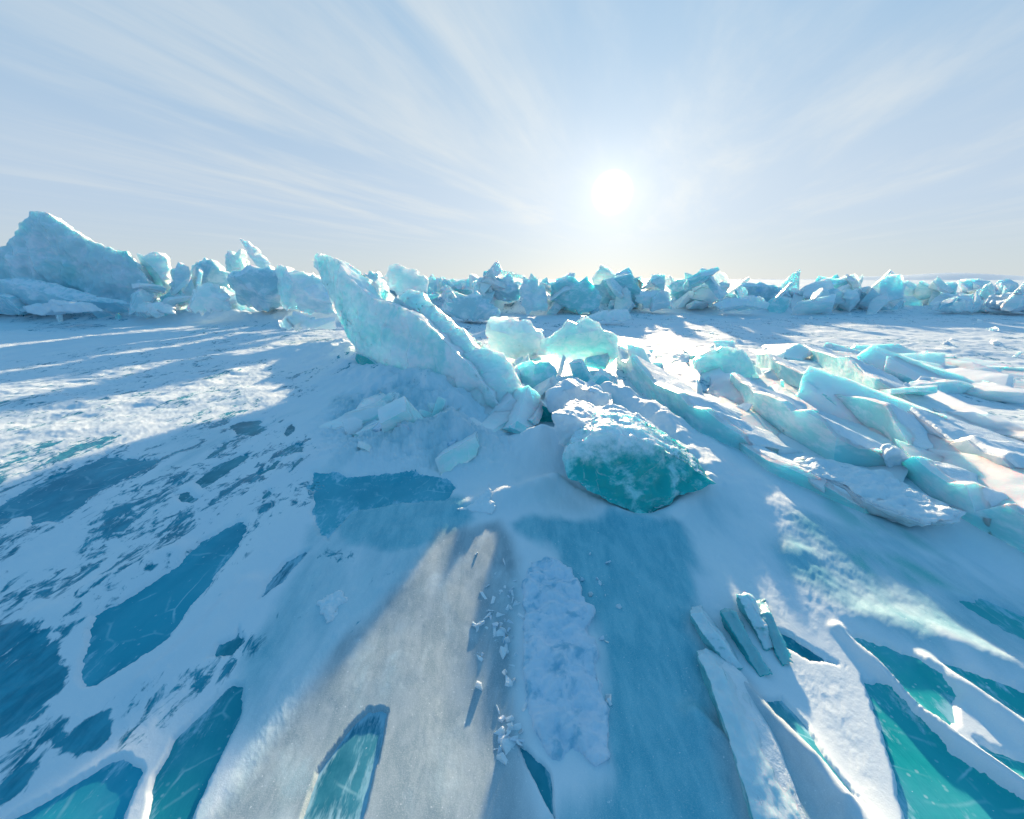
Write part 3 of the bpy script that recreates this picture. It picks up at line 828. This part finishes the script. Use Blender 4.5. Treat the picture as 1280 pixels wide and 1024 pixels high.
# ------------------------------------------------------------------ ridge of blocks on the left
LR = [
 ([(-190,330),(-60,322),(0,308),(16,296),(28,280),(40,266),(54,263),(68,272),(86,284),(110,300),(135,310),(158,315),(176,338),(192,366),(190,380),(120,392),(60,392),(-190,392)], 17, 3.0, M_mount, 'big ice mount with a peaked top at the far left'),
 ([(-160,352),(0,348),(50,352),(120,372),(200,384),(200,394),(-160,396)], 15.5, 1.2, M_deepb, 'dark blue rubble wall at the foot of the big ice mount'),
 ([(165,320),(182,312),(196,318),(204,335),(206,372),(188,375),(172,350)], 17.5, 1.2, M_pale, 'pale glowing ice slab at the right shoulder of the big mount'),
 ([(196,336),(212,327),(228,332),(236,350),(236,384),(206,386)], 17, 1.2, M_block, 'blue ice block right of the pale glowing slab'),
 ([(228,330),(246,318),(262,328),(276,346),(280,380),(236,378)], 18, 1.2, M_deepb, 'dark topped blue block behind the white boulder'),
 ([(218,392),(226,366),(240,355),(256,358),(270,368),(280,390)], 14.5, .9, M_pale, 'white rounded ice boulder in front of the left ridge'),
 ([(156,392),(158,379),(190,377),(216,381),(216,393)], 14.8, .6, M_pale, 'low pale block left of the white rounded boulder'),
 ([(276,340),(282,318),(300,315),(306,335),(304,352)], 17, .5, M_clear, 'small upright turquoise block left of the slanting spike'),
 ([(296,302),(302,299),(312,305),(324,318),(337,329),(332,340),(316,332)], 16.5, .5, M_pale, 'slanting pointed ice spike on top of the left ridge'),
 ([(276,345),(300,334),(330,330),(352,345),(352,384),(320,390),(284,386)], 15.5, 1.3, M_deepb, 'dark teal slab leaning under the slanting spike'),
 ([(326,332),(345,330),(372,340),(384,352),(378,390),(340,390)], 15, 1.2, M_pale, 'pale ice block right of the dark teal leaning slab'),
 ([(366,342),(385,340),(412,366),(414,396),(366,396)], 14, 1.0, M_block, 'bluish ice block just left of the tallest shard'),
 ([(332,403),(350,398),(384,397),(416,399),(416,411),(372,413),(336,411)], 10.5, .7, M_pale, 'low flat slab with a sunlit snow top left of the tallest shard'),
 ([(30,384),(60,378),(100,380),(110,390),(40,394)], 14, .7, M_snow, 'sunlit snow heap at the foot of the big ice mount'),
]
for p, Y, th_, m_, lb in LR:
    big = Y > 16 and len(p) > 12
    shard('ridge_ice_block', p, Y, th_, m_, lb, 'ice block', 'ice blocks of the left ridge', voxel=.05 if not big else .06, scoop=.40 if big else .10, scale=1.1 if big else 1.8, grain=.22 if big else .06, back=.55 if big else .8, cuts=0 if big else 10, depth=.03 if big else .14, rag=None if big else .09)

# ------------------------------------------------------------------ long pressure ridge across the middle distance
CR = [
 ([(470,350),(478,335),(494,328),(514,334),(536,350),(534,368),(480,366)], 15, M_pale, 'pale block showing over the clear slab left of centre'),
 ([(440,344),(460,338),(478,346),(482,366),(446,366)], 16, M_deepb, 'dark blue block seen between the tips of the leaning shards'),
 ([(536,352),(560,349),(604,349),(608,366),(576,372),(540,370)], 24, M_block, 'low blue block at the left end of the far ridge'),
 ([(548,378),(575,370),(604,373),(628,386),(612,404),(564,402)], 15, M_deepb, 'dark blue shaded block behind the clear slab'),
 ([(600,354),(602,337),(620,340),(642,348),(658,374),(640,382),(614,376)], 19, M_deepb, 'tilted blue slab with a straight upper edge in the far ridge'),
 ([(603,342),(606,335),(628,336),(666,346),(668,358),(640,352)], 20.5, M_clear, 'thin turquoise slab lying on the tilted blue one'),
 ([(652,350),(664,337),(682,352),(690,372),(690,394),(656,394),(648,370)], 18.5, M_block, 'pointed lavender block left of the rounded slab in the far ridge'),
 ([(684,350),(700,345),(736,351),(752,366),(750,382),(730,392),(690,388)], 19, M_plate, 'wide rounded turquoise slab below and left of the sun'),
 ([(738,358),(752,354),(776,356),(792,376),(770,388),(742,384)], 21, M_deepb, 'blue block right of the rounded slab in the far ridge'),
 ([(734,388),(752,384),(796,387),(797,402),(760,404),(734,401)], 14.5, M_pale, 'flat sunlit block with a square end in front of the far ridge'),
 ([(806,358),(818,348),(831,341),(834,358),(836,366),(814,366)], 21, M_clear, 'tilted see-through plate on the ridge crest under the sun'),
 ([(794,370),(805,362),(836,361),(852,370),(848,388),(806,390)], 19.5, M_pale, 'pale block under the tilted see-through plate'),
 ([(838,356),(846,350),(866,346),(880,352),(884,380),(846,384)], 22, M_plate, 'upright turquoise block just right of the see-through plate'),
 ([(876,360),(890,352),(926,353),(916,368),(892,382),(876,380)], 21, M_clear, 'pale green block with a slanting right side in the far ridge'),
 ([(892,382),(915,373),(956,370),(973,380),(966,388),(910,390)], 18.5, M_pale, 'low bright slab lying in front of the far ridge'),
 ([(920,360),(930,352),(955,350),(985,358),(1004,364),(1004,388),(930,384)], 22, M_deepb, 'long blue block in the right half of the far ridge'),
 ([(1000,372),(1008,362),(1018,356),(1026,349),(1031,372),(1030,388),(1002,388)], 21.5, M_block, 'pointed blue spike of the right half of the far ridge'),
 ([(1026,372),(1044,362),(1066,360),(1092,380),(1088,390),(1030,390)], 21, M_block, 'lavender block right of the pointed blue spike'),
 ([(1074,384),(1080,364),(1090,356),(1108,362),(1132,370),(1152,386),(1090,390)], 20.5, M_deepb, 'hump backed blue block in the right part of the far ridge'),
 ([(1104,366),(1128,356),(1148,351),(1152,368),(1130,374)], 23, M_clear, 'bright turquoise plate behind the hump backed block'),
 ([(1148,376),(1176,368),(1230,366),(1310,369),(1310,390),(1160,390)], 22, M_deepb, 'long low dark blue block at the right end of the far ridge'),
 ([(1178,386),(1186,377),(1238,374),(1248,384),(1240,391),(1184,391)], 19, M_pale, 'pale flat block in front of the long dark block at right'),
 ([(1264,384),(1270,370),(1290,366),(1310,370),(1310,390),(1268,390)], 19, M_snow, 'white block at the right frame edge on the far ridge'),
]
for p, Y, m_, lb in CR:
    shard('ridge_ice_block', p, Y, 1.3, m_, lb, 'ice block', 'ice blocks of the far ridge', voxel=.045, scoop=.07, scale=2.0, grain=.05, back=.7, cuts=11, depth=.16, rag=.10)

# filler blocks of the ridges
def hull_block(name, size, mat, seed):
    r = np.random.default_rng(seed)
    bm = bmesh.new()
    pts = r.uniform(-1, 1, (11, 3))
    pts = np.sign(pts) * np.abs(pts) ** .45 * np.array(size) / 2
    for p in pts: bm.verts.new(p)
    bmesh.ops.convex_hull(bm, input=bm.verts[:])
    bmesh.ops.delete(bm, geom=[v for v in bm.verts if not v.link_faces], context='VERTS')
    me = bpy.data.meshes.new(name)
    bm.to_mesh(me); bm.free()
    me = facets(me, max(size) / 22)
    relief(me, max(size) * .025, 2.6 / max(size), max(size) * .012, seed)
    return me
def slab_proto(seed, t):
    """broken flat plate: angular outline, two flat faces, thick crisp sides, a few snapped corners"""
    r = np.random.default_rng(seed)
    n = r.integers(5, 9)
    a = np.sort(r.uniform(0, 6.283, n) * .35 + np.arange(n) * 6.283 / n)
    rad = r.uniform(.38, .62, n)
    P = np.stack([np.cos(a) * rad * 1.15, np.sin(a) * rad * .8, r.normal(size=n) * .015 + t / 2], 1)
    P = ragged(P, .22, .02, seed * .01)
    me = prism(P, np.array([r.normal() * .06, r.normal() * .06, -t]), r.uniform(.85, 1.05))
    me = chop(me, P, np.array([0, 0, 1.0]), np.array([0, 0, -t]), 3, seed * .37, .10)
    me = facets(me, .04)
    return relief(me, .016, 4.5, .009, seed)
mats = [M_block, M_deepb, M_pale, M_plate, M_block, M_pale]
protos = [(slab_proto(40 + k, random.uniform(.10, .30)) if k % 5 else hull_block('b', (random.uniform(.9, 1.4), random.uniform(.7, 1.1), random.uniform(.4, .7)), mats[k % 6], 40 + k)) for k in range(15)]

def scatter(n, f, lab, grp, cat='ice block', name='ice_rubble', smin=.5, smax=1.3, sink=.2, pick=mats):
    for k in range(n):
        x, y, z0 = f(k)
        s_ = random.uniform(smin, smax)
        j = random.randrange(len(protos))
        me = protos[j].copy()
        o = link(name, me, random.choice(pick))
        o.location = (x, y, z0 + s_ * sink)
        o.scale = (s_, s_ * random.uniform(.7, 1.2), s_ * random.uniform(.8, 1.3))
        o.rotation_euler = (random.gauss(0, .9), random.gauss(0, .9), random.uniform(0, 6.3))
        tag(o, lab, cat, grp)

def ridge_pos(k):
    t = random.random()
    px = 430 + t * 900
    Y = 21 + random.uniform(-1.5, 4) - 2 * abs(t - .5)
    p = at(px, 360, Y)
    lift = random.random() ** 1.3 * (1.35 if 560 < px < 900 else 1.0)
    return p[0], Y, lift
scatter(210, ridge_pos, 'one of the many smaller broken ice blocks heaped in the long ridge below the horizon', 'rubble blocks of the far ridge', smin=.5, smax=1.9)
def left_pos(k):
    px = random.uniform(-60, 430)
    Y = random.uniform(15.5, 20)
    p = at(px, 360, Y)
    return p[0], Y, random.random() * (1.4 if px > 180 else .7)
scatter(75, left_pos, 'one of the many smaller broken ice blocks heaped in the ridge at left', 'rubble blocks of the left ridge', smin=.5, smax=1.4)
def field_pos(k):
    px = random.choice([random.gauss(930, 45), random.uniform(820, 1240)])
    py = random.uniform(425, 520) if px < 1000 else random.uniform(430, 500)
    g = gnd(px, py)
    return g[0], g[1], .0
scatter(46, field_pos, 'one of the small loose ice chunks scattered around the tilted plates at right', 'loose chunks around the tilted plates', 'ice chunk', 'ice_chunk', .10, .30, .12, [M_pale, M_snow, M_plate, M_snow])
def mound_pos(k):
    px = random.uniform(415, 560); py = random.uniform(530, 592)
    g = gnd(px, py)
    return g[0], g[1] + .25, .10
scatter(14, mound_pos, 'one of the small crusted ice chunks set in the mound under the big shard', 'crusted chunks in the mound', 'ice chunk', 'ice_chunk', .16, .50, -.10, [M_crust, M_pale, M_shard, M_crust])
plates = [slab_proto(200 + k, random.uniform(.14, .30)) for k in range(12)]
def jumble(n, f, lab, grp, pick, smin, smax, sink, name='broken_plate', cat='ice plate', long=1.0, oddp=.3):
    for k in range(n):
        x, y, z0 = f(k)
        s_ = random.uniform(smin, smax)
        o = link(name, plates[random.randrange(len(plates))].copy(), random.choice(pick))
        o.location = (x, y, z0 + s_ * sink)
        o.scale = (s_ * long * random.uniform(.8, 1.25), s_ * random.uniform(.8, 1.2), s_ * random.uniform(.7, 1.4) * (.75 if long > 1 else 1))
        # most plates dip away to the right like their neighbours, some stand at odd angles
        odd = random.random() < oddp
        o.rotation_euler = (random.gauss(-.42, .9 if odd else .2), random.gauss(0, .9 if odd else .12), random.gauss(0, 1.5 if odd else .16) + 1.50)
        tag(o, lab, cat, grp)
def right_jumble(k):
    px = random.uniform(790, 1300)
    top = 428 + max(0, px - 1000) * .05
    bot = 475 + (px - 790) * .34
    py = top + (bot - top) * random.random() ** 1.2
    g = gnd(px, py)
    return g[0], g[1], .0
jumble(66, right_jumble, 'one of the many tilted broken ice plates jumbled across the right middle ground', 'broken plates in the right middle ground', [M_plate, M_plate, M_plate2, M_plate2, M_pale], .40, 1.05, -.03, long=2.2, oddp=.0)
def mid_jumble(k):
    px = random.uniform(625, 790); py = random.uniform(452, 540)
    g = gnd(px, py)
    return g[0], g[1], .12
jumble(20, mid_jumble, 'one of the broken ice plates wedged between the big shard and the turquoise block', 'broken plates in the central hollow', [M_plate, M_plate2, M_pale, M_shard], .30, .7, .03)
def foot_jumble(k):
    px = random.uniform(425, 650); py = random.uniform(500, 575)
    g = gnd(px, py)
    return g[0], g[1] + .15, .20
jumble(20, foot_jumble, 'one of the glassy broken ice pieces heaped at the foot of the big shard', 'broken ice at the foot of the big shard', [M_shard, M_shard, M_clear, M_crust], .30, .80, -.26)

def plain_pos(k):
    px = random.uniform(780, 1290); py = 392 + random.random() ** 2 * 60
    g = gnd(px, py)
    return g[0], g[1], .0
scatter(40, plain_pos, 'one of the little ice lumps strewn over the sunlit plain at right', 'little lumps on the right plain', 'ice chunk', 'ice_chunk', .08, .28, .1, [M_pale, M_snow, M_block])

def rubble_pos(k):
    px, py = random.choice([(random.gauss(615, 16), random.gauss(790, 30)), (random.gauss(638, 8), random.uniform(720, 860)), (random.gauss(628, 10), random.gauss(918, 14))])
    g = gnd(px, py)
    return g[0], g[1], g[2]
scatter(64, rubble_pos, 'one of the sunlit white rubble bits between the grey patch and the lumpy crust', 'sunlit rubble beside the lumpy crust', 'ice chunk', 'ice_chunk', .025, .075, -.04, [M_snow, M_snow, M_crust])
def crumb_pos(k):
    px = random.choice([random.gauss(640, 22), random.gauss(655, 50), random.gauss(755, 12)]); py = random.uniform(690, 960)
    g = gnd(px, py)
    return g[0], g[1], g[2] + .004
scatter(46, crumb_pos, 'one of the tiny frozen crumbs lying around the lumpy crust in the foreground', 'crumbs around the lumpy crust', 'ice chunk', 'ice_chunk', .012, .045, .15, [M_snow, M_crust, M_pale])

# slabs with parts of their own: an empty at the base carries the ice body and its snow cap or dark gap piece
for o in [q for q in list(scene.objects) if q.type == 'MESH' and q.parent is None and q.children]:
    C_ = get_co(o.data)
    c_ = C_.mean(0)
    nm = o.name.split('.')[0]
    o.name = 'ice_body'
    e = bpy.data.objects.new(nm, None)
    e.empty_display_size = .2
    col.objects.link(e)
    e.location = (c_[0], c_[1], C_[:, 2].min())
    for k_ in ('label', 'category', 'group', 'kind'):
        if k_ in o:
            e[k_] = o[k_]
            del o[k_]
    inv = e.matrix_basis.inverted()
    for ch in list(o.children):
        ch.parent = e
        ch.matrix_parent_inverse = inv
    o.parent = e
    o.matrix_parent_inverse = inv

# ------------------------------------------------------------------ far hills and far shore
def hills():
    n = 160
    V, F = [], []
    for i in range(n + 1):
        t = i / n
        a = R(-75 + 150 * t)
        D = 5200
        x, y = math.sin(a) * D, math.cos(a) * D
        px = 640 + FPX * math.tan(a) if abs(a) < 1.3 else 9999
        hh = 14 + 10 * perlin(np.array([[t * 9, 0.3, 0.7]]))[0]
        hh += 62 * math.exp(-((math.degrees(a) - 46.5) / 4.2) ** 2) + 22 * math.exp(-((math.degrees(a) - 40) / 2.5) ** 2) + 34 * math.exp(-((math.degrees(a) - 57) / 5) ** 2)
        for k, (dd, fz) in enumerate(((0, -.1), (300, .45), (800, .85), (1300, 1.0), (2200, -.1))):
            s = (D + dd) / D
            V.append((x * s, y * s, max(-5, hh * fz * (1 + .12 * perlin(np.array([[t * 60, k * 1.7, 3.1]]))[0]))))
    for i in range(n):
        for k in range(4):
            F.append((i * 5 + k, i * 5 + 5 + k, i * 5 + 6 + k, i * 5 + 1 + k))
    me = np_mesh('h', V, F)
    smooth(me)
    o = link('hills', me, M_hill)
    tag(o, kind='structure')
hills()

# ------------------------------------------------------------------ light and sky
SUN_AZ, SUN_EL, GLOW_EL = R(12.8), R(10.7), R(10.4)
def dirv(az, el):
    return Vector((math.sin(az) * math.cos(el), math.cos(az) * math.cos(el), math.sin(el)))
sd = bpy.data.lights.new('sun', 'SUN')
sd.energy = 5.0
sd.angle = R(0.6)
sd.color = (1.0, 0.75, 0.46)
so = bpy.data.objects.new('sun', sd)
col.objects.link(so)
so.rotation_euler = (-dirv(SUN_AZ, SUN_EL)).to_track_quat('-Z', 'Y').to_euler()

w = bpy.data.worlds.new('World')
scene.world = w
w.use_nodes = True
w.node_tree.nodes.clear()
t = NT(w.node_tree)
d = t.n('ShaderNodeTexCoord').outputs['Generated']
sky = t.n('ShaderNodeTexSky', {'sky_type': 'NISHITA', 'sun_disc': False, 'sun_elevation': SUN_EL, 'sun_rotation': SUN_AZ, 'altitude': 450.0, 'dust_density': 0.3, 'ozone_density': 3.0}).outputs[0]
sep = t.n('ShaderNodeSeparateXYZ', Vector=d)
el = sep.outputs[2]
gv = dirv(SUN_AZ, GLOW_EL)
dot = t.n('ShaderNodeVectorMath', {'operation': 'DOT_PRODUCT'}, i0=d, i1=tuple(gv)).outputs['Value']
dc = t.math('MAXIMUM', dot, 0.0)
# thin cirrus veil: pale towards the horizon and the sun, deep blue overhead and behind
lo = t.mix(t.ramp(el, 0.0, 0.14), (6.2, 7.0, 7.4), (5.3, 6.6, 8.1))
hi = t.mix(t.ramp(el, 0.12, 0.46), lo, (3.2, 5.3, 7.6))
zen = t.mix(t.ramp(el, 0.42, 0.80), hi, (1.0, 3.6, 6.5))
back = t.ramp(dot, -0.35, 0.55)
veil = t.mix(back, t.mix(t.ramp(el, 0.0, 0.45), (3.0, 4.7, 7.0), (1.1, 3.7, 6.5)), zen)
base = t.mix(0.93, sky, veil)
# cirrus streaks on a high flat layer
zz = t.math('MAXIMUM', el, 0.02)
u = t.math('DIVIDE', sep.outputs[0], zz)
v = t.math('DIVIDE', sep.outputs[1], zz)
ca, sa = math.cos(R(20)), math.sin(R(20))
uu = t.math('SUBTRACT', t.math('MULTIPLY', u, ca), t.math('MULTIPLY', v, sa))
vv = t.math('ADD', t.math('MULTIPLY', u, sa), t.math('MULTIPLY', v, ca))
cv = t.n('ShaderNodeCombineXYZ', X=t.math('MULTIPLY', uu, 1.0), Y=t.math('MULTIPLY', vv, 0.22)).outputs[0]
c1 = t.noise(cv, 1.0, 9, 0.60, 0.35)
c2 = t.noise(t.n('ShaderNodeCombineXYZ', X=t.math('MULTIPLY', uu, .5), Y=t.math('MULTIPLY', vv, .25)).outputs[0], 0.7, 5, 0.55, 0.3)
cl = t.math('MULTIPLY', t.ramp(c1, 0.40, 0.72), t.ramp(c2, 0.28, 0.58))
cl = t.math('MULTIPLY', cl, t.ramp(el, 0.02, 0.16))
cl = t.math('MULTIPLY', cl, t.ramp(dot, 0.2, 0.9))
base = t.mix(t.math('MULTIPLY', cl, 0.8), base, (7.1, 7.7, 8.0))
# glow of the veiled sun
def lobe(p, s, c):
    return t.n('ShaderNodeVectorMath', {'operation': 'SCALE'}, i0=c, Scale=t.math('MULTIPLY', t.math('POWER', dc, p), s)).outputs[0]
def vadd(a, b):
    return t.n('ShaderNodeVectorMath', {'operation': 'ADD'}, i0=a, i1=b).outputs[0]
tot = vadd(base, lobe(9.0, 1.9, (1.0, .86, .62)))
tot = vadd(tot, lobe(60.0, 1.2, (1.0, .95, .86)))
tot = vadd(tot, lobe(500.0, 1.5, (1.0, .94, .84)))
tot = vadd(tot, lobe(13000.0, 150000.0, (1.0, .74, .44)))
bg = t.n('ShaderNodeBackground', Color=tot, Strength=0.10)
out = t.n('ShaderNodeOutputWorld')
w.node_tree.links.new(bg.outputs[0], out.inputs[0])
w.cycles.sampling_method = 'MANUAL'
w.cycles.sample_map_resolution = 2048

# ------------------------------------------------------------------ camera and render settings
cd = bpy.data.cameras.new('camera')
cd.sensor_width = 36.0
cd.lens = FPX / 1280.0 * 36.0
cd.clip_start = 0.05
cd.clip_end = 20000
co = bpy.data.objects.new('camera', cd)
col.objects.link(co)
co.location = (0, 0, CAM_H)
co.rotation_euler = (math.pi / 2 - PITCH, 0, 0)
scene.camera = co
scene.view_settings.view_transform = 'Standard'
scene.view_settings.look = 'None'
scene.view_settings.exposure = 0
scene.cycles.use_denoising = True
scene.cycles.max_bounces = 6
scene.cycles.diffuse_bounces = 4
scene.cycles.sample_clamp_indirect = 6.0
